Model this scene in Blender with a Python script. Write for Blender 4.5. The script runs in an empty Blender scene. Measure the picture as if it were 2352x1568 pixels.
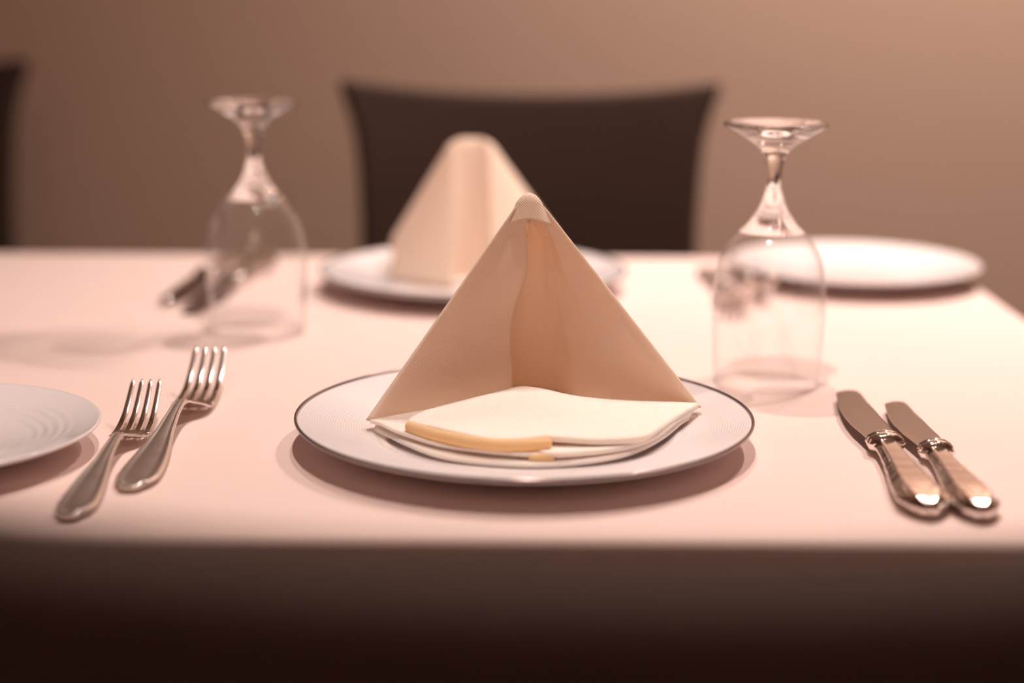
import bpy, bmesh, math, random
from mathutils import Vector, Matrix
PI = math.pi
random.seed(7)
S = bpy.context.scene
COL = S.collection
TH = 0.74                                   # height of the cloth surface above the floor

# ------------------------------------------------------------------ camera
PITCH, ROLL = math.radians(12.4), 0.0073
cam_d = bpy.data.cameras.new('camera')
cam = bpy.data.objects.new('camera', cam_d); COL.objects.link(cam)
cam_d.sensor_fit = 'HORIZONTAL'; cam_d.sensor_width = 36.0
cam_d.lens = 3840.0 / 2352.0 * 36.0
cam_d.clip_start = 0.02; cam_d.clip_end = 50
fwd = Vector((0, math.cos(PITCH), -math.sin(PITCH)))
up0 = Vector((0, math.sin(PITCH), math.cos(PITCH)))
rt0 = Vector((1, 0, 0))
rt = rt0 * math.cos(ROLL) + up0 * math.sin(ROLL)
up = up0 * math.cos(ROLL) - rt0 * math.sin(ROLL)
M = Matrix((rt, up, -fwd)).transposed().to_4x4()
M.translation = Vector((0, 0, TH + 0.283))
cam.matrix_world = M
cam_d.dof.use_dof = True
cam_d.dof.focus_distance = 1.03
cam_d.dof.aperture_fstop = 2.05
S.camera = cam

# ------------------------------------------------------------------ world and exposure
w = bpy.data.worlds.new('world'); S.world = w; w.use_nodes = True
w.node_tree.nodes['Background'].inputs[0].default_value = (1.0, .82, .7, 1)
w.node_tree.nodes['Background'].inputs[1].default_value = 0.02
S.view_settings.view_transform = 'Standard'; S.view_settings.look = 'None'
S.view_settings.exposure = 0.0; S.view_settings.gamma = 1.0
S.view_settings.use_curve_mapping = False
S.cycles.max_bounces = 24; S.cycles.transmission_bounces = 24; S.cycles.diffuse_bounces = 6; S.cycles.glossy_bounces = 8
CEIL = 2.52
WARM = (1.0, .80, .72)
# lamp: (x, y, watts, cone degrees, blend, aim x, aim y, aim z, bulb radius)
LAMPS = [
    (0.05, 1.62, 37, 80, 1.0, 0.36, 1.50, TH, .022),
    (0.76, 1.74, 46, 78, 1.0, 0.47, 1.50, TH, .022),
    (0.85, 2.15, 190, 120, 1.0, 0.95, 2.78, .45, .03),
    (0.02, 0.74, 48, 80, 1.0, 0.10, 1.05, TH, .022),  # unseen overhead lamp, placed and sized as fill for the napkin
    (0.10, -1.55, 360, 120, 1.0, 0.10, -2.20, 1.2, .03),  # added lamp; bounces soft fill off the front wall onto the napkin
]
lamp_lights = []
for (x, y, wt, cone, bl, ax, ay, az, rad) in LAMPS:
    ld = bpy.data.lights.new('downlight_beam', 'SPOT')
    ld.energy = wt; ld.color = WARM; ld.spot_size = math.radians(cone); ld.spot_blend = bl
    ld.shadow_soft_size = rad
    lo = bpy.data.objects.new('downlight_beam', ld)
    lo.location = (x, y, CEIL - .03)
    lo.rotation_euler = (Vector((ax, ay, az)) - lo.location).to_track_quat('-Z', 'Y').to_euler()
    lamp_lights.append((x, y, lo))

# ------------------------------------------------------------------ helpers
def tag(o, label=None, cat=None, group=None, kind=None):
    if label: o['label'] = label
    if cat: o['category'] = cat
    if group: o['group'] = group
    if kind: o['kind'] = kind
    return o
def empty(name, loc, rz=0.0):
    o = bpy.data.objects.new(name, None); COL.objects.link(o)
    o.empty_display_size = .03; o.location = loc; o.rotation_euler = (0, 0, rz); return o
def obj(name, bm, mat, parent=None, smooth=True, loc=None):
    me = bpy.data.meshes.new(name)
    bmesh.ops.recalc_face_normals(bm, faces=bm.faces)
    bm.to_mesh(me); bm.free()
    for p in me.polygons: p.use_smooth = smooth
    me.materials.append(mat)
    o = bpy.data.objects.new(name, me); COL.objects.link(o)
    if parent: o.parent = parent
    if loc: o.location = loc
    return o
def copy_tree(o, parent=None):
    c = o.copy(); COL.objects.link(c)
    if parent: c.parent = parent
    for ch in list(o.children): copy_tree(ch, c)
    return c
def add_grid(bm, rows, closed=False):
    """rows of points -> quad sheet"""
    vs = [[bm.verts.new(p) for p in r] for r in rows]
    n = len(rows[0])
    for i in range(len(rows) - 1):
        for j in range(n if closed else n - 1):
            k = (j + 1) % n
            bm.faces.new((vs[i][j], vs[i][k], vs[i + 1][k], vs[i + 1][j]))
    return vs
def add_loft(bm, rings):
    """closed rings, capped at both ends"""
    vs = add_grid(bm, rings, True)
    bm.faces.new(list(reversed(vs[0]))); bm.faces.new(vs[-1])
def add_lathe(bm, prof, n=96, c=(0, 0, 0)):
    rings = []
    for r, z in prof:
        if r < 1e-6: rings.append([bm.verts.new((c[0], c[1], c[2] + z))])
        else: rings.append([bm.verts.new((c[0] + r * math.cos(2 * PI * k / n), c[1] + r * math.sin(2 * PI * k / n), c[2] + z)) for k in range(n)])
    for a, b in zip(rings, rings[1:]):
        for k in range(n):
            q = (k + 1) % n
            if len(a) == 1 and len(b) == 1: continue
            if len(a) == 1: bm.faces.new((a[0], b[k], b[q]))
            elif len(b) == 1: bm.faces.new((a[k], a[q], b[0]))
            else: bm.faces.new((a[k], a[q], b[q], b[k]))
def add_box(bm, x0, x1, y0, y1, z0, z1):
    v = [bm.verts.new(p) for p in ((x0,y0,z0),(x1,y0,z0),(x1,y1,z0),(x0,y1,z0),(x0,y0,z1),(x1,y0,z1),(x1,y1,z1),(x0,y1,z1))]
    for f in ((0,3,2,1),(4,5,6,7),(0,1,5,4),(1,2,6,5),(2,3,7,6),(3,0,4,7)): bm.faces.new([v[i] for i in f])
def spline(pts, n, closed=False):
    """Catmull-Rom resample, n samples per span"""
    out = []; m = len(pts); P = [Vector(p) for p in pts]
    for i in range(m if closed else m - 1):
        if closed: a, b, c, d = P[(i-1) % m], P[i], P[(i+1) % m], P[(i+2) % m]
        else: a, b, c, d = P[max(i-1, 0)], P[i], P[i+1], P[min(i+2, m-1)]
        for k in range(n):
            t = k / n
            out.append(.5 * ((2*b) + (c-a)*t + (2*a-5*b+4*c-d)*t*t + (3*b-a-3*c+d)*t**3))
    if not closed: out.append(P[-1])
    return out
def interp(tab, t):
    if t <= tab[0][0]: return tab[0][1]
    for (a, va), (b, vb) in zip(tab, tab[1:]):
        if t <= b:
            s = (t - a) / (b - a); return va + (vb - va) * s
    return tab[-1][1]
def smooth_interp(tab, t):
    if t <= tab[0][0]: return tab[0][1]
    for (a, va), (b, vb) in zip(tab, tab[1:]):
        if t <= b:
            s = (t - a) / (b - a); s = s*s*(3-2*s); return va + (vb - va) * s
    return tab[-1][1]

# ------------------------------------------------------------------ materials
def mat(name, color, rough=.5, metal=0.0, noise=0.0, nscale=20.0, bump=0.0, bscale=200.0, spec=.5, coat=0.0, c2=None):
    m = bpy.data.materials.new(name); m.use_nodes = True
    N, L = m.node_tree.nodes, m.node_tree.links; b = N['Principled BSDF']
    b.inputs['Base Color'].default_value = (*color, 1); b.inputs['Roughness'].default_value = rough
    b.inputs['Metallic'].default_value = metal; b.inputs['Specular IOR Level'].default_value = spec
    b.inputs['Coat Weight'].default_value = coat; b.inputs['Coat Roughness'].default_value = .05
    tc = N.new('ShaderNodeTexCoord')
    if noise:
        n = N.new('ShaderNodeTexNoise'); n.inputs['Scale'].default_value = nscale; n.inputs['Detail'].default_value = 4
        L.new(tc.outputs['Object'], n.inputs['Vector'])
        r = N.new('ShaderNodeMix'); r.data_type = 'RGBA'
        c2 = c2 or tuple(max(0, c * (1 - noise)) for c in color)
        r.inputs[6].default_value = (*color, 1); r.inputs[7].default_value = (*c2, 1)
        L.new(n.outputs['Fac'], r.inputs[0]); L.new(r.outputs[2], b.inputs['Base Color'])
    if bump:
        n = N.new('ShaderNodeTexNoise'); n.inputs['Scale'].default_value = bscale; n.inputs['Detail'].default_value = 3
        L.new(tc.outputs['Object'], n.inputs['Vector'])
        u = N.new('ShaderNodeBump'); u.inputs['Strength'].default_value = bump; u.inputs['Distance'].default_value = .001
        L.new(n.outputs['Fac'], u.inputs['Height']); L.new(u.outputs['Normal'], b.inputs['Normal'])
    return m
def fabric(name, color, trans, tw, wscale, strength, ang=0.0, sheen=.1):
    """woven cloth: diffuse plus light passing through, fine twill relief"""
    m = bpy.data.materials.new(name); m.use_nodes = True
    N, L = m.node_tree.nodes, m.node_tree.links; b = N['Principled BSDF']; out = N['Material Output']
    b.inputs['Base Color'].default_value = (*color, 1); b.inputs['Roughness'].default_value = .85
    b.inputs['Specular IOR Level'].default_value = .15
    b.inputs['Sheen Weight'].default_value = sheen; b.inputs['Sheen Roughness'].default_value = .4
    tc = N.new('ShaderNodeTexCoord'); mp = N.new('ShaderNodeMapping')
    mp.inputs['Rotation'].default_value = (0, ang, 0)
    L.new(tc.outputs['Object'], mp.inputs['Vector'])
    wv = N.new('ShaderNodeTexWave'); wv.inputs['Scale'].default_value = wscale; wv.bands_direction = 'X'
    wv.inputs['Distortion'].default_value = .6; wv.inputs['Detail'].default_value = 1.0
    L.new(mp.outputs[0], wv.inputs['Vector'])
    n = N.new('ShaderNodeTexNoise'); n.inputs['Scale'].default_value = wscale * 4; n.inputs['Detail'].default_value = 2
    L.new(tc.outputs['Object'], n.inputs['Vector'])
    ad = N.new('ShaderNodeMath'); ad.operation = 'ADD'
    L.new(wv.outputs['Fac'], ad.inputs[0]); L.new(n.outputs['Fac'], ad.inputs[1])
    u = N.new('ShaderNodeBump'); u.inputs['Strength'].default_value = strength; u.inputs['Distance'].default_value = .0004
    L.new(ad.outputs[0], u.inputs['Height']); L.new(u.outputs['Normal'], b.inputs['Normal'])
    if tw > 0:
        t = N.new('ShaderNodeBsdfTranslucent'); t.inputs[0].default_value = (*trans, 1)
        mx = N.new('ShaderNodeMixShader'); mx.inputs[0].default_value = tw
        L.new(b.outputs[0], mx.inputs[1]); L.new(t.outputs[0], mx.inputs[2]); L.new(mx.outputs[0], out.inputs[0])
    return m
def glass_mat(name):
    m = bpy.data.materials.new(name); m.use_nodes = True
    N, L = m.node_tree.nodes, m.node_tree.links
    g = N.new('ShaderNodeBsdfGlass'); g.inputs['Roughness'].default_value = 0.0; g.inputs['IOR'].default_value = 1.48
    g.inputs['Color'].default_value = (1, 1, 1, 1)
    L.new(g.outputs[0], N['Material Output'].inputs[0])
    return m

M_cloth = fabric('table_linen', (.785, .632, .592), (.9, .6, .45), 0.0, 420, .12, .2, .05)
M_napkin = fabric('napkin_linen', (.975, .915, .85), (1.0, .80, .54), .40, 260, .35, PI / 4, .35)
def layered(m0):
    m = m0.copy(); m.name = 'napkin_linen_layers'
    N = m.node_tree.nodes; b = N['Principled BSDF']; b.inputs['Base Color'].default_value = (.96, .84, .77, 1)
    b.inputs['Subsurface Weight'].default_value = .4; b.inputs['Subsurface Radius'].default_value = (1.0, .50, .20)
    b.inputs['Subsurface Scale'].default_value = .009
    m.node_tree.links.new(b.outputs[0], N['Material Output'].inputs[0]); return m
M_layers = layered(M_napkin)
M_roll = fabric('napkin_fold_glow', (.98, .82, .54), (1.0, .74, .32), .45, 260, .3, PI / 4, .05)  # glow of light bounced inside the fold, put into the cloth colour
M_porcelain = mat('porcelain', (.84, .80, .82), .12, coat=.4, noise=.02)
M_platinum = mat('platinum_line', (.30, .25, .25), .18, 1.0, noise=.1)
M_silver = mat('silver', (.90, .84, .80), .14, 1.0, noise=.12, nscale=60, bump=.03, bscale=300)
M_silver_d = mat('silver_worn', (.92, .86, .82), .33, 1.0, noise=.25, nscale=90, bump=.05, bscale=400)
M_blade = mat('blade_steel', (.44, .40, .38), .15, 1.0, noise=.08, nscale=80, bump=.02, bscale=500)
M_glass = glass_mat('clear_glass')
def thin_glass_mat():
    m = bpy.data.materials.new('thin_blown_glass'); m.use_nodes = True
    N, L = m.node_tree.nodes, m.node_tree.links
    t = N.new('ShaderNodeBsdfTransparent'); t.inputs[0].default_value = (1, 1, 1, 1)
    g = N.new('ShaderNodeBsdfGlossy'); g.inputs['Roughness'].default_value = 0
    geo = N.new('ShaderNodeNewGeometry'); mp = N.new('ShaderNodeMapRange')
    mp.inputs[3].default_value = 1.45; mp.inputs[4].default_value = 1/1.45
    L.new(geo.outputs['Backfacing'], mp.inputs[0])
    f = N.new('ShaderNodeFresnel'); L.new(mp.outputs[0], f.inputs[0])
    mx = N.new('ShaderNodeMixShader'); L.new(f.outputs[0], mx.inputs[0]); L.new(t.outputs[0], mx.inputs[1]); L.new(g.outputs[0], mx.inputs[2])
    L.new(mx.outputs[0], N['Material Output'].inputs[0]); return m
M_thin = thin_glass_mat()
M_leather = mat('brown_leather', (.050, .027, .020), .75, noise=.25, nscale=12, bump=.15, bscale=300, spec=.25)
M_wood = mat('dark_wood', (.04, .022, .014), .4, noise=.5, nscale=8)
M_wall = mat('wall_paint', (.52, .365, .285), .9, noise=.05, nscale=3, bump=.05, bscale=120, spec=.2)
M_floor = mat('carpet', (.035, .022, .017), .95, noise=.5, nscale=60, bump=.4, bscale=400, spec=.1)
M_ceil = mat('ceiling_paint', (.68, .58, .50), .9, noise=.03, spec=.2)
M_trim = mat('trim_paint', (.10, .06, .04), .5, noise=.2)
M_can = mat('lamp_metal', (.75, .72, .68), .35, .8, noise=.05)
M_lens = bpy.data.materials.new('lamp_lens'); M_lens.use_nodes = True
_b = M_lens.node_tree.nodes['Principled BSDF']
_b.inputs['Base Color'].default_value = (1, .9, .8, 1); _b.inputs['Emission Color'].default_value = (1, .84, .72, 1); _b.inputs['Emission Strength'].default_value = 1000

# ------------------------------------------------------------------ room
X0, X1, Y0, Y1 = -3.2, 2.6, -2.2, 2.78
def slab(name, a, m):
    bm = bmesh.new(); add_box(bm, *a); return tag(obj(name, bm, m, smooth=False), kind='structure')
slab('floor', (X0-.1, X1+.1, Y0-.1, Y1+.1, -.1, 0), M_floor)
slab('ceiling', (X0-.1, X1+.1, Y0-.1, Y1+.1, CEIL, CEIL+.1), M_ceil)
slab('wall_back', (X0, X1, Y1, Y1+.1, 0, CEIL), M_wall)
slab('wall_front', (X0, X1, Y0-.1, Y0, 0, CEIL), M_wall)
slab('wall_left', (X0-.1, X0, Y0, Y1, 0, CEIL), M_wall)
slab('wall_right', (X1, X1+.1, Y0, Y1, 0, CEIL), M_wall)
slab('baseboard_back', (X0, X1, Y1-.015, Y1, 0, .1), M_trim)

# ------------------------------------------------------------------ ceiling lamps
names = ['recessed ceiling downlight straight above the glass and back plate',
         'recessed ceiling downlight above the right end of the table',
         'recessed ceiling downlight washing the wall behind the chair',
         'unseen ceiling fill light over the front edge of the table',
         'added unseen fill light washing the wall behind the viewer']
for (x, y, lo), nm in zip(lamp_lights, names):
    t = empty('ceiling_downlight', (x, y, CEIL)); tag(t, nm, 'ceiling light')
    bm = bmesh.new(); add_lathe(bm, [(.022, -.001), (.026, -.010), (.048, -.013), (.062, -.008), (.064, -.001)], 48)
    obj('trim_ring', bm, M_can, t)
    bm = bmesh.new(); add_lathe(bm, [(0, -.004), (.018, -.004), (.0215, -.003), (.0215, -.001)], 40)
    obj('lens', bm, M_lens, t)
    COL.objects.link(lo); lo.parent = t; lo.location = (0, 0, -.03)

# ------------------------------------------------------------------ table and tablecloth
TX0, TX1, TY0, TY1 = -1.42, .438, .818, 1.698
def rrect(x0, x1, y0, y1, r, n=10, seg=60):
    """closed outline, evenly spread along the sides"""
    pts = []
    cs = [((x1-r, y0+r), -PI/2), ((x1-r, y1-r), 0), ((x0+r, y1-r), PI/2), ((x0+r, y0+r), PI)]
    prev = (x0+r, y0)
    for (cx, cy), a0 in cs:
        st = (cx + r*math.cos(a0), cy + r*math.sin(a0))
        for k in range(seg): pts.append((prev[0]+(st[0]-prev[0])*k/seg, prev[1]+(st[1]-prev[1])*k/seg, a0))
        for k in range(n): a = a0 + PI/2*k/n; pts.append((cx+r*math.cos(a), cy+r*math.sin(a), a))
        a = a0 + PI/2; prev = (cx+r*math.cos(a), cy+r*math.sin(a))
    return pts
bm = bmesh.new()
base = rrect(TX0, TX1, TY0, TY1, .012, 8, 90)
rings = []
cx, cy = (TX0+TX1)/2, (TY0+TY1)/2
for f in (.0, .25, .5, .75, .9):          # flat top
    rings.append([(cx+(x-cx)*max(f, .002) - .006*math.cos(a)*f, cy+(y-cy)*max(f, .002) - .006*math.sin(a)*f, 0) for x, y, a in base])
rings.append([(x-.006*math.cos(a), y-.006*math.sin(a), 0) for x, y, a in base])
for k in range(1, 7):
    q = k/6*PI/2
    rings.append([(x-.006*(1-math.sin(q))*math.cos(a), y-.006*(1-math.sin(q))*math.sin(a), -.006*(1-math.cos(q))) for x, y, a in base])
for k in range(1, 15):
    d = .006 + .225*k/14
    def off(x, y): return (.004*math.sin(x*23+y*17) + .003*math.sin(x*51-y*40)) * (d/.3) - .30*max(0, d-.008)
    rings.append([(x+off(x, y)*math.cos(a), y+off(x, y)*math.sin(a), -d) for x, y, a in base])
add_grid(bm, rings, True)
bmesh.ops.remove_doubles(bm, verts=bm.verts, dist=1e-5)
o = obj('tablecloth', bm, M_cloth, loc=(0, 0, TH))
tag(o, 'pale pink-white cloth covering the whole table and hanging over its edges', 'tablecloth')
md = o.modifiers.new('thickness', 'SOLIDIFY'); md.thickness = .0012; md.offset = -1

t = empty('dining_table', ((TX0+TX1)/2, (TY0+TY1)/2, 0)); tag(t, 'dining table hidden under the pale tablecloth', 'table')
hw, hd = (TX1-TX0)/2 - .025, (TY1-TY0)/2 - .025
bm = bmesh.new(); add_box(bm, -hw, hw, -hd, hd, TH-.032, TH-.003); obj('tabletop', bm, M_wood, t, smooth=False)
for sx in (-1, 1):
    for sy in (-1, 1):
        bm = bmesh.new(); x, y = sx*(hw-.08), sy*(hd-.08); add_box(bm, x-.03, x+.03, y-.03, y+.03, 0, TH-.032)
        obj('leg', bm, M_wood, t, smooth=False)

# ------------------------------------------------------------------ chairs
SIDE = [(-.29, .205), (-.10, .196), (-.038, .196), (.0, .1965), (.06, .1995), (.10, .204), (.13, .2125), (.162, .2250)]
def make_chair():
    """origin on the floor under the back panel; sitter faces -y"""
    t = empty('dining_chair', (0, 0, 0))
    seat_z = .455 - TH
    bm = bmesh.new(); rows = []
    nv, nu = 30, 32
    for i in range(nv+1):
        v = i/nv; r = []
        for j in range(nu+1):
            u = -1+2*j/nu
            ztop = .161 - .0165*(1-abs(u)**2.2)
            z = (seat_z-.03) + (ztop-(seat_z-.03))*v
            hwd = interp(SIDE, z + (.161-ztop)*v)
            y = -.018*u*u*(1) + .05*max(0, v)**1.5 - .05
            r.append((u*hwd, -y*-1, z+TH))
        rows.append(r)
    add_grid(bm, rows)
    o = obj('backrest', bm, M_leather, t)
    m1 = o.modifiers.new('thickness', 'SOLIDIFY'); m1.thickness = .034; m1.offset = 0
    m2 = o.modifiers.new('edge', 'BEVEL'); m2.width = .009; m2.segments = 4; m2.limit_method = 'ANGLE'; m2.angle_limit = math.radians(50)
    bm = bmesh.new(); rings = []
    for z, s in ((.385, .97), (.39, 1.0), (.43, 1.0), (.448, .985), (.457, .94), (.461, .80), (.463, .4)):
        rr = rrect(-.225*s, .225*s, -.235-.215*s, -.235+.215*s, .03, 6, 8)
        rings.append([(x, y, z) for x, y, a in rr])
    add_loft(bm, rings); obj('seat', bm, M_leather, t)
    for sx in (-1, 1):
        for yy, tilt in ((-.42, 0), (-.045, .05)):
            bm = bmesh.new(); x = sx*.19
            add_loft(bm, [[(x+dx*w_, yy+dy*w_+off_, z) for dx, dy in ((-1,-1),(1,-1),(1,1),(-1,1))] for z, w_, off_ in ((0, .013, tilt), (.2, .016, tilt*.4), (.40, .020, 0))])
            obj('leg', bm, M_wood, t, smooth=False)
    return t
chair = make_chair(); chair.location = (.019, 1.985, 0)
tag(chair, 'dark brown leather dining chair standing behind the back plate and napkin', 'chair', 'leather chairs around the table')
c2 = copy_tree(chair); c2.location = (-.912, 2.41, 0); c2.rotation_euler = (0, 0, .03)
tag(c2, 'very dark dining chair cut off by the left edge of the photo', 'chair')
c3 = copy_tree(chair); c3.location = (.034, .371, 0); c3.rotation_euler = (0, 0, PI)
tag(c3, 'blurred dark chair top along the bottom edge of the photo, nearest the viewer', 'chair')

# ------------------------------------------------------------------ plates
def make_dinner_plate():
    t = empty('dinner_plate', (0, 0, TH))
    def top(r):
        base = smooth_interp([(0, .0062), (.082, .0064), (.096, .0105)], r) if r < .096 else .0105 + (.0192-.0105)*((r-.096)/.042)**.9
        return base
    prof = [(0, .0022), (.070, .0022), (.073, .0002), (.077, .0002), (.080, .0028), (.095, .0062), (.115, .0105), (.130, .0142), (.137, .0165), (.1392, .0176)]
    prof2 = [(.1399, .0186), (.1400, .0194)]
    inner = [(.1374, .0191)]
    r = .1370
    while r > .0925:
        amp = .00013
        z = top(r) + amp*math.sin((r-.0925)/.00158*2*PI)*min(1, (r-.0925)/.004)
        inner.append((r, z)); r -= .00158/5
    for rr in (.092, .090, .088, .086, .084, .080, .06, .03, 0): inner.append((rr, top(rr)))
    bm = bmesh.new(); add_lathe(bm, prof+prof2[:1]+[(.1396, .0191)]+inner, 256); obj('plate_body', bm, M_porcelain, t)
    bm = bmesh.new(); add_lathe(bm, [(.1392, .0192), (.14025, .0186), (.14045, .0194), (.1402, .0201), (.1395, .0204), (.1386, .0201), (.1384, .0193), (.1392, .0192)], 256)
    o = obj('rim_line', bm, M_platinum, t); tag(o, 'thin dark platinum line along the rim')
    return t
dp = make_dinner_plate(); dp.location = (.0078, .9938, TH)
tag(dp, 'white dinner plate with fine ribbed rim and thin dark edge line, under the front napkin', 'plate', 'dinner plates')
dp2 = copy_tree(dp); dp2.location = (-.036, 1.512, TH)
tag(dp2, 'blurred white dinner plate under the back napkin, across the table', 'plate')
def make_bread_plate(R):
    t = empty('bread_plate', (0, 0, TH))
    out = [(0, .002), (.45*R, .002), (.48*R, .0), (.52*R, .0), (.55*R, .0028), (.8*R, .0105), (.97*R, .0165), (.993*R, .0178), (R, .0190), (.993*R, .0197), (.98*R, .0194)]
    n = 60
    for k in range(n+1):
        q = .97 - .97*k/n; r = q*R
        z = interp([(0, .0055), (.42, .006), (.60, .0092), (.78, .0142), (.97, .0190)], q)
        if .56 < q < .86: z += .0003*math.sin((q-.56)/.30*5*2*PI)*math.sin((q-.56)/.30*PI)**.5
        out.append((r, z))
    bm = bmesh.new(); add_lathe(bm, out, 160)
    o = obj('plate_body', bm, M_porcelain, t); return t
bp = make_bread_plate(.104); bp.location = (-.350, .957, TH)
tag(bp, 'small white bread plate with stepped rings, left of the two front forks', 'plate', 'bread plates')
bp2 = make_bread_plate(.117); bp2.location = (.325, 1.568, TH)
tag(bp2, 'bright overlit white bread plate at the far right corner of the table', 'plate')

# ------------------------------------------------------------------ wine glasses standing upside down
def make_glass():
    t = empty('wine_glass', (0, 0, TH))
    # outline from the table up: bowl rim, bowl, stem, foot
    outer = [(.0372, .0006), (.0379, .010), (.0388, .028), (.0395, .045), (.0398, .058), (.0392, .070), (.0378, .080), (.0350, .091), (.0302, .100), (.0240, .1075), (.0185, .1125), (.0140, .1185), (.0102, .1245), (.0083, .129)]
    stem = [(.0070, .134), (.0054, .139), (.0047, .144), (.0049, .149), (.0058, .155), (.0072, .160), (.0095, .1645), (.0130, .1685), (.0190, .1725), (.0260, .1765), (.0330, .1805), (.0356, .1825), (.0360, .1836), (.0354, .1846)]
    topf = [(.0300, .1842), (.018, .1832), (.008, .1826), (0, .1824)]
    P = [Vector((a, b, 0)) for a, b in outer+stem]
    sm = [(v.x, v.y) for v in spline(P, 4)]
    nb = (len(outer)-1)*4
    inn = [(.0366, .0002), (.0361, .0010), (.0367, .010), (.0376, .028), (.0383, .045), (.0386, .058), (.0380, .070), (.0364, .080), (.0335, .0905), (.0285, .0995), (.0220, .1070), (.015, .1120), (.007, .1155), (0, .1165)]
    inner = [(v.x, v.y) for v in spline([Vector((a, b, 0)) for a, b in inn], 4)]
    bm = bmesh.new()
    prof = list(reversed(inner)) + sm + topf
    prof[0] = (0, prof[0][1])
    add_lathe(bm, prof, 128)
    g = obj('glass_body', bm, M_glass, t)
    g.data.materials.append(M_thin)
    for p in g.data.polygons:                       # blown wall of the bowl; stem, foot and shoulder stay solid glass
        r_ = math.hypot(p.center.x, p.center.y)
        if p.center.z < .1085 or (p.center.z < .1168 and abs(p.normal.z) > .05 and p.normal.z < 0): p.material_index = 1
    return t
g1 = make_glass(); g1.location = (.1806, 1.155, TH)
tag(g1, 'upturned stemmed glass right of the front napkin', 'glass', 'upturned stemmed glasses')
g2 = copy_tree(g1); g2.location = (-.2040, 1.315, TH)
tag(g2, 'upturned stemmed glass on the left, behind the two forks', 'glass')

# ------------------------------------------------------------------ forks
def make_fork(Ln, W, tipz, neckz):
    """handle end at origin, tines towards +y; Ln whole length, W head width"""
    t = empty('fork', (0, 0, TH))
    yh = Ln*.60                                     # end of handle
    yr = Ln*.71                                     # roots of tines
    zt = [(0, .0036), (.12, .0040), (.30, .0075), (.52, neckz), (.60, neckz), (.655, neckz*.72), (.71, .0055), (.78, .0050), (.88, .0105), (1.0, tipz)]
    def zc(q): return spline_z(q)
    zp = [Vector((a, b, 0)) for a, b in zt]
    sp = spline(zp, 12)
    def spline_z(q):
        for a, b in zip(sp, sp[1:]):
            if q <= b.x: return a.y + (b.y-a.y)*(q-a.x)/max(1e-9, b.x-a.x)
        return sp[-1].y
    wt = [(0, .12), (.008, .22), (.018, .27), (.028, .265), (.036, .34), (.048, .40), (.060, .395), (.072, .44), (.10, .465), (.125, .455), (.14, .46), (.20, .42), (.28, .34), (.38, .215), (.48, .15), (.56, .125), (.60, .125)]
    # handle
    bm = bmesh.new(); rings = []; n = 90
    for i in range(n+1):
        q = .60*i/n; hw_ = interp(wt, q)*W; z = zc(q); y = q*Ln
        th = .0026 + .0012*(q/.6)
        ring = []
        m = 28
        for k in range(m):
            a = 2*PI*k/m; cx_ = math.cos(a); sz = math.sin(a)
            x = hw_*math.copysign(abs(cx_)**.55, cx_); zz = th/2*math.copysign(abs(sz)**.6, sz)
            if sz > 0.05:                             # raised border and centre spine of the old pattern
                xr = x/hw_
                rel = .0011*math.exp(-((abs(xr)-.82)/.10)**2) + .0009*math.exp(-(xr/.22)**2)*min(1, q/.1) - .0003
                zz += rel*min(1, q/.04)
                if q < .05: zz += .0014*math.exp(-((q-.024)/.010)**2)*(0.4+.6*math.cos(xr*9))
            ring.append((x, y, z+zz))
        rings.append(ring)
    add_loft(bm, rings); obj('handle', bm, M_silver_d, t)
    # head, from neck to tine roots, slightly dished
    ht = [(.585, .125), (.605, .135), (.630, .18), (.652, .30), (.672, .41), (.692, .465), (.715, .49), (.77, .49)]
    bm = bmesh.new(); rings = []
    for i in range(29):
        q = .585+.185*i/28; hw_ = smooth_interp(ht, q)*W; z = zc(q); y = q*Ln; ring = []
        for k in range(32):
            a = 2*PI*k/32; cx_ = math.cos(a); sz = math.sin(a)
            x = hw_*math.copysign(abs(cx_)**.5, cx_); zz = .0011*math.copysign(abs(sz)**.5, sz)
            dish = .0003*(x/(W*.5))**2*min(1, (q-.585)/.05)
            ring.append((x, y, z+zz+dish))
        rings.append(ring)
    add_loft(bm, rings); obj('head', bm, M_silver, t)
    for k in range(4):
        fr = (k-1.5)/1.5
        bm = bmesh.new(); rings = []
        for i in range(34):
            q = .745 + .255*i/33; s = i/33
            hw_ = W*(.098 - .036*s)*(1 if s < .93 else max(.25, 1-((s-.93)/.07)**2*.8)); z = zc(q)
            xc = fr*W*(.405 - .045*s); y = q*Ln; ring = []
            for m_ in range(12):
                a = 2*PI*m_/12; cx_, sz = math.cos(a), math.sin(a)
                x = xc + hw_*math.copysign(abs(cx_)**.6, cx_); zz = (.0011-.0003*s)*math.copysign(abs(sz)**.6, sz)
                ring.append((x, y, z+zz+.0003*(xc/(W*.5))**2*(1-s)))
            rings.append(ring)
        add_loft(bm, rings); obj('tine', bm, M_silver, t)
    return t
f1 = make_fork(.242, .0270, .0295, .0155); f1.location = (-.2115, .886, TH); f1.rotation_euler = (0, 0, -.012)
tag(f1, 'larger silver fork, nearer the front dinner plate, tines under the left glass', 'fork', 'silver forks')
f2 = make_fork(.207, .0235, .0260, .0125); f2.location = (-.2325, .838, TH); f2.rotation_euler = (0, 0, .012)
tag(f2, 'smaller silver fork next to the stepped bread plate', 'fork')
f3 = copy_tree(f1); f3.location = (.190, 1.615, TH); f3.rotation_euler = (0, 0, PI)
tag(f3, 'far fork seen blurred through the right glass, nearer the back plate', 'fork')
f4 = copy_tree(f2); f4.location = (.218, 1.635, TH); f4.rotation_euler = (0, 0, PI)
tag(f4, 'far fork seen through the right glass, beside the overlit bread plate', 'fork')

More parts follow.
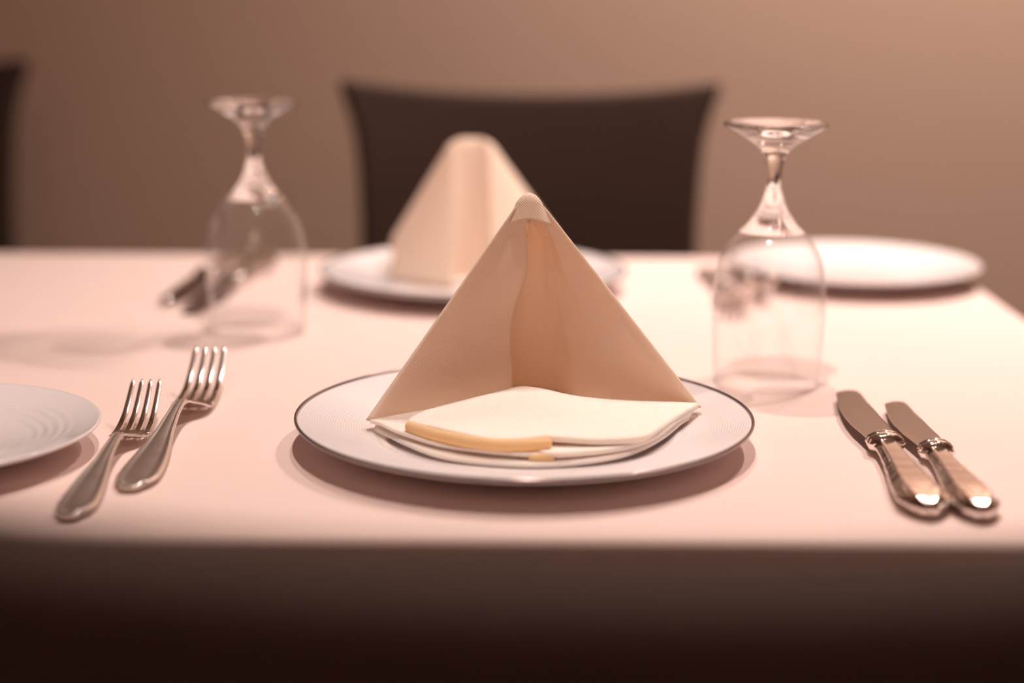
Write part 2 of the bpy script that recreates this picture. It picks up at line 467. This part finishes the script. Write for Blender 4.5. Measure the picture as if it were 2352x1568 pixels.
# ------------------------------------------------------------------ knives
def make_knife(Ln, W):
    """handle end at origin, blade towards +y, cutting edge at -x"""
    t = empty('table_knife', (0, 0, TH))
    hc = .505                                       # collar
    # blade: left edge, right edge in units of W
    le = [(.50, -.40), (.56, -.47), (.64, -.58), (.72, -.62), (.80, -.60), (.88, -.53), (.94, -.45), (.975, -.40), (.987, -.36), (.995, -.28), (1.0, -.16)]
    re = [(.50, .40), (.56, .42), (.64, .40), (.72, .36), (.80, .34), (.88, .30), (.94, .30), (.975, .30), (.987, .28), (.995, .21), (1.0, .10)]
    bm = bmesh.new(); rings = []
    for i in range(101):
        q = .50+.50*i/100; a, b = interp(le, q)*W, interp(re, q)*W
        z = interp([(.50, .0085), (.60, .0080), (1.0, .0062)], q); th = .0009
        y = q*Ln
        rings.append([(a, y, z-.0002), (a, y, z+.0002), (a+.25*(b-a), y, z+th), (b-.08*(b-a), y, z+th+.0002), (b, y, z+th*.6), (b, y, z-th*.6), (b-.08*(b-a), y, z-th-.0002), (a+.25*(b-a), y, z-th)])
    add_loft(bm, rings); o = obj('blade', bm, M_blade, t)
    for p in o.data.polygons: p.use_smooth = False
    # bolster collar
    def ringlet(y, wx, wz, z, e=.75, m=36, flute=0.0, nf=0):
        r = []
        for k in range(m):
            a = 2*PI*k/m; c_, s_ = math.cos(a), math.sin(a)
            f = 1+flute*math.cos(nf*a)
            r.append((wx*f*math.copysign(abs(c_)**e, c_), y, max(.0004, z+wz*f*math.copysign(abs(s_)**e, s_))))
        return r
    bm = bmesh.new()
    cl = [(.515, .40, .0035), (.512, .50, .0052), (.506, .56, .0066), (.500, .57, .0070), (.494, .50, .0062), (.490, .47, .0058), (.486, .55, .0068), (.478, .57, .0070), (.470, .50, .0064), (.462, .42, .0058)]
    add_loft(bm, [ringlet(q*Ln, wx*W*.86, wz, .0082, 1.0, 48, .02, 12) for q, wx, wz in cl])
    obj('collar', bm, M_silver, t)
    bm = bmesh.new()
    hp = [(.472, .38, .0052), (.44, .36, .0050), (.40, .37, .0050), (.34, .41, .0053), (.27, .49, .0058), (.20, .58, .0064), (.15, .64, .0068), (.115, .655, .0069), (.10, .64, .0067), (.085, .655, .0068), (.06, .60, .0064), (.035, .49, .0058), (.015, .33, .0046), (.004, .16, .003), (0, .05, .0012)]
    rings = []
    for i in range(91):
        q = .472*(1-i/90); wx = smooth_interp([(a, b) for a, b, c in reversed(hp)], q)*W*.86; wz = smooth_interp([(a, c) for a, b, c in reversed(hp)], q)
        r = []
        for k in range(56):
            a = 2*PI*k/56; c_, s_ = math.cos(a), math.sin(a)
            e = .85
            x = wx*math.copysign(abs(c_)**e, c_); z = wz*math.copysign(abs(s_)**e, s_)
            g = 1 + (.075*math.cos(6*a)+.02*math.cos(12*a)) * smooth_interp([(0, .5), (.06, 1.1), (.14, .8), (.45, 1)], q) + .05*math.exp(-((q-.075)/.012)**2)*math.cos(6*a) + .03*math.exp(-((q-.03)/.01)**2)
            r.append((x*g, q*Ln, max(.0004, .0070+z*g)))
        rings.append(r)
    add_loft(bm, rings); obj('handle', bm, M_silver, t)
    return t
k1 = make_knife(.262, .0235); k1.location = (.2225, .846, TH); k1.rotation_euler = (0, 0, -.028)
tag(k1, 'larger silver knife of the front pair, nearer the dinner plate', 'knife', 'silver knives')
k2 = make_knife(.236, .0215); k2.location = (.2495, .842, TH); k2.rotation_euler = (0, 0, -.026)
tag(k2, 'smaller silver knife of the front pair, farther right', 'knife')
k3 = copy_tree(k1); k3.location = (-.242, 1.640, TH); k3.rotation_euler = (0, 0, PI-.12)
tag(k3, 'blurred far knife behind the left glass, tip nearer the viewer', 'knife')
k4 = copy_tree(k2); k4.location = (-.272, 1.650, TH); k4.rotation_euler = (0, 0, PI-.12)
tag(k4, 'blurred far knife behind the left glass, outermost on the left', 'knife')

# ------------------------------------------------------------------ napkins
def tent(bm, A, base_pts, n, cap, bulge=None, rows=44, z_round=.94):
    """sheet whose horizontal section base_pts shrinks towards the tip A"""
    C = spline(base_pts, n)
    out = []
    for i in range(rows+1):
        t_ = i/rows; r = []
        for j, p in enumerate(C):
            u = j/(len(C)-1)
            top = A + (Vector((p.x, p.y, A.z))-A)*cap
            q = p.lerp(top, t_)
            if t_ > z_round:                        # fold rounds over at the tip
                k = (t_-z_round)/(1-z_round); q = q.lerp(Vector((A.x, A.y, q.z)), .55*k*k)
            if bulge: q += bulge(u, t_)
            r.append(q)
        out.append(r)
    add_grid(bm, out)
def pad(bm, outline, th, n=5, inset=.004, sag=0.0, rings_in=7):
    """folded cloth layer: rounded edge, soft top; outline points carry the height of the top"""
    O = spline(outline, n, True); m = len(O)
    c = Vector((0, 0, 0))
    for p in O: c += p
    c /= m
    rings = []
    for k in range(9):                              # rounded side
        a = -PI/2 + PI*k/8
        rings.append([Vector((p.x, p.y, p.z-th/2)) + (Vector((c.x-p.x, c.y-p.y, 0)).normalized()*inset*(1-math.cos(a))) + Vector((0, 0, th/2*math.sin(a))) for p in O])
    last = rings[-1]
    def top_z(p):
        sw = sz = 0
        for q in last:
            ww = 1/((p.x-q.x)**2+(p.y-q.y)**2+1e-6)**1.5; sw += ww; sz += ww*q.z
        return sz/sw
    for k in range(1, rings_in+1):
        f = k/rings_in; r = []
        for v in last:
            p = v.lerp(c, f*.9)
            r.append(Vector((p.x, p.y, top_z(p) if k > 0 else p.z)))
        rings.append(r)
    bot = [[Vector((c.x, c.y, top_z(c)-th))]*m]
    for f in (.9, .6, .3):
        bot.append([Vector((q.x, q.y, top_z(q)-th)) for q in (v.lerp(c, f) for v in rings[0])])
    rings.append([Vector((c.x, c.y, top_z(c)))]*m)
    add_grid(bm, bot+rings, True)
    bmesh.ops.remove_doubles(bm, verts=bm.verts, dist=2e-6)
def cloth_thick(o, t=.0009, sub=0):
    m_ = o.modifiers.new('thickness', 'SOLIDIFY'); m_.thickness = t; m_.offset = 0

# front napkin (local origin: plate centre, height above cloth)
OX, OY = .0078, .9938
nap = empty('folded_napkin', (OX, OY, TH))
tag(nap, 'sharp cream napkin folded into a pyramid on the front dinner plate', 'napkin', 'pyramid napkins')
def W_(x, y, z): return Vector((x-OX, y-OY, z))
A = W_(.0100, 1.032, .1475)
bm = bmesh.new()
basep = [W_(.0005, 1.0515, .0150), W_(-.022, 1.034, .0152), W_(-.045, 1.0135, .0158), W_(-.068, .9955, .0165), W_(-.0835, .9838, .0170),
         W_(-.0872, .9835, .0168), W_(-.0865, .9885, .0165), W_(-.066, 1.016, .0150), W_(-.030, 1.064, .0130), W_(-.004, 1.0940, .0125), W_(.010, 1.1010, .0125),
         W_(.028, 1.0965, .0130), W_(.062, 1.064, .0150), W_(.098, 1.031, .0170), W_(.1155, 1.0200, .0180), W_(.1185, 1.0150, .0185), W_(.1150, 1.0130, .0190),
         W_(.098, 1.021, .0180), W_(.070, 1.0320, .0165), W_(.046, 1.0420, .0155), W_(.037, 1.0560, .0150), W_(.024, 1.0730, .0150), W_(.002, 1.0780, .0150), W_(-.016, 1.0720, .0150)]
def bulge(u, t_):
    v = Vector((0, 0, 0)); s = math.sin(PI*min(1, t_))
    if u < .02: w_ = 1
    elif u < .13: w_ = 1-(u-.02)/.11
    else: w_ = 0
    v.x += w_*(.0028*math.exp(-((t_-.66)/.12)**2) - .0045*math.exp(-((t_-.36)/.2)**2))
    v.y += -w_*.004*math.exp(-((t_-.70)/.2)**2)
    if .02 < u < .2: v.y += .0035*s*math.sin((u-.02)/.18*PI)
    if .72 < u < .9: v.y += .004*s*math.sin((u-.72)/.18*PI) + .0012*math.sin(t_*9+u*20)*s
    k = max(0, min(1, (u-.77)/.06)); k = k*k*(3-2*k)
    v.x += .0065*k*t_*(1-.5*max(0, t_-.8)/.2); v.y += .010*k*t_
    if .25 < u < .66: v.y += .012*s*math.sin((u-.25)/.41*PI)
    return v
tent(bm, A, basep, 7, .045, bulge)
# arch of cloth folded over the tip
rows = []
for i in range(17):
    f = i/16; r = []
    for k in range(49):
        a = 2*PI*k/48 + PI/2
        front = max(0, -math.sin(a))
        d = .0165*f*(1-.30*front**2)                # how far below the tip
        sp_ = .0012 + .0045*min(1, f/.25)**.6
        r.append((A.x + (sp_+d*.56)*math.cos(a), A.y-.0005 + (.001+.0028*min(1, f/.25)**.6+d*.30)*math.sin(a), A.z-.0005+.0030*(1-min(1, f/.3)**2)-d))
    rows.append(r)
rows.insert(0, [(A.x+(p[0]-A.x)*.05, A.y+(p[1]-A.y)*.05, p[2]+.0002) for p in rows[0]])
add_grid(bm, rows)
o = obj('standing_fold', bm, M_napkin, nap); cloth_thick(o)
# layers lying on the plate, from the bottom up
low2 = [W_(-.0835, .9870, .0135), W_(-.0740, .9700, .0125), W_(-.0600, .9500, .0120), W_(-.0430, .9330, .0110), W_(-.0200, .9235, .0100), (W_(.0050, .9185, .0100)), W_(.0250, .9195, .0100),
        W_(.0500, .9260, .0110), W_(.0720, .9400, .0120), W_(.0900, .9640, .0135), W_(.1040, .9900, .0160), W_(.1100, 1.0080, .0165), W_(.085, 1.030, .0130), W_(.040, 1.062, .0120), W_(.012, 1.078, .0115), W_(-.020, 1.055, .0120), W_(-.062, 1.010, .0130)]
bm = bmesh.new(); pad(bm, low2, .0032, 5, .0017); obj('lower_layer', bm, M_layers, nap)
low1 = [W_(-.0850, .9865, .0165), W_(-.0795, .9770, .0160), W_(-.0670, .9600, .0155), W_(-.0440, .9400, .0140), W_(-.0180, .9300, .0130), W_(.0060, .9235, .0130), W_(.0200, .9250, .0125),
        W_(.0180, .9420, .0140), W_(.030, .975, .0150), W_(.030, 1.020, .0150), W_(-.002, 1.045, .0160), W_(-.050, 1.010, .0165)]
bm = bmesh.new(); pad(bm, [p+Vector((0, 0, .0016)) for p in low1], .0026, 5, .0014); obj('middle_layer', bm, M_layers, nap)
lowr = [W_(.0180, .9235, .0150), W_(.0450, .9265, .0150), W_(.0700, .9385, .0155), W_(.0870, .9560, .0170), W_(.1020, .9850, .0190), W_(.1130, 1.0080, .0200), W_(.090, 1.018, .0180), W_(.050, 1.015, .0170), W_(.020, .990, .0160), W_(.010, .950, .0150)]
bm = bmesh.new(); pad(bm, [p+Vector((0, 0, .0006)) for p in lowr], .0036, 5, .0018); obj('side_layer', bm, M_layers, nap)
flap = [W_(-.0610, .9650, .0235), W_(-.0600, .9590, .0225), W_(-.0450, .9480, .0225), W_(-.0290, .9375, .0218), W_(-.0120, .9310, .0205), W_(.0060, .9300, .0210), W_(.0190, .9340, .0215), W_(.0285, .9335, .0212),
        W_(.0520, .9335, .0200), W_(.0760, .9400, .0200), W_(.0870, .9560, .0205), W_(.1020, .9850, .0212), W_(.1155, 1.0080, .0218), W_(.1120, 1.0115, .0220), W_(.0730, 1.0070, .0245), W_(.0420, .9990, .0290), W_(.0180, .9960, .0345), W_(.0050, .9975, .0352), W_(-.0080, .9920, .0335), W_(-.0350, .9810, .0290), W_(-.0520, .9730, .0260)]
bm = bmesh.new(); pad(bm, [p+Vector((0, 0, .0008)) for p in flap], .0044, 5, .0022); obj('top_flap', bm, M_layers, nap)
# rolled edge along the left of the top flap
def tube(bm, pts, rad, m=14, squash=1.0):
    P = spline(pts, 8); rings = []
    for i, p in enumerate(P):
        d = (P[min(i+1, len(P)-1)]-P[max(i-1, 0)]).normalized()
        s = d.cross(Vector((0, 0, 1))).normalized(); n_ = s.cross(d)
        rr = rad*(1 if 0 < i < len(P)-1 else .7)
        rings.append([p+s*rr*math.cos(2*PI*k/m)+n_*rr*squash*math.sin(2*PI*k/m) for k in range(m)])
    add_loft(bm, rings)
bm = bmesh.new()
tube(bm, [W_(-.0615, .9620, .0196), W_(-.0490, .9490, .0190), W_(-.0310, .9370, .0184), W_(-.0110, .9295, .0176), W_(.0070, .9280, .0178), W_(.0230, .9315, .0182)], .0036, 16, .95)
tube(bm, [W_(.0100, .9240, .0112), W_(.0180, .9238, .0118), W_(.0245, .9245, .0122)], .0028, 14, .9)
o = obj('rolled_edge', bm, M_roll, nap)

# back napkin
OX2, OY2 = -.036, 1.512
nap2 = empty('folded_napkin', (OX2, OY2, TH))
tag(nap2, 'blurred cream napkin folded into a pyramid on the back plate across the table', 'napkin', 'pyramid napkins')
def V_(x, y, z): return Vector((x-OX2, y-OY2, z))
A2 = V_(-.0385, 1.545, .1345)
def frustum(pts, tops, nseg, rows=30):
    B = spline(pts, nseg); T = spline(tops, nseg); out = []
    for i in range(rows+1):
        t_ = i/rows; r = []
        for b, tt in zip(B, T):
            q = b.lerp(tt, t_)
            if t_ > .93:
                k = (t_-.93)/.07; q = q.lerp(Vector((A2.x, A2.y, q.z)), .45*k*k)
            r.append(q)
        out.append(r)
    out.append([p.lerp(Vector((A2.x, A2.y, A2.z+.0005)), .97) for p in out[-1]])
    return out
b2 = [V_(-.0560, 1.4760, .0085), V_(-.0840, 1.492, .0085), V_(-.1105, 1.518, .0095), V_(-.1120, 1.540, .0200), V_(-.1130, 1.585, .0380), V_(-.085, 1.575, .020), V_(-.038, 1.560, .018), V_(.008, 1.575, .020),
      V_(.0420, 1.585, .0400), V_(.0410, 1.540, .0200), V_(.036, 1.518, .0095), V_(.010, 1.492, .0085), V_(-.0180, 1.4760, .0085), V_(-.0225, 1.4960, .0085), V_(-.0385, 1.5050, .0085), V_(-.0530, 1.4960, .0085), V_(-.0560, 1.4760, .0085)]
t2 = []
for p in b2:
    d = Vector((p.x-A2.x, p.y-A2.y, 0))
    t2.append(Vector((A2.x + max(-.0175, min(.0155, d.x*.9 if abs(d.x) < .02 else d.x)), A2.y + d.y*.12, A2.z)))
bm = bmesh.new(); add_grid(bm, frustum(b2, t2, 6))
o = obj('standing_fold', bm, M_napkin, nap2); cloth_thick(o)
fl2 = [V_(-.112, 1.560, .016), V_(-.085, 1.590, .016), V_(-.038, 1.615, .015), V_(.01, 1.590, .016), V_(.038, 1.560, .016), V_(.025, 1.525, .012), V_(-.020, 1.490, .0118), V_(-.055, 1.490, .0118), V_(-.100, 1.525, .012)]
bm = bmesh.new(); pad(bm, fl2, .005, 5, .0025); obj('lower_layer', bm, M_layers, nap2)
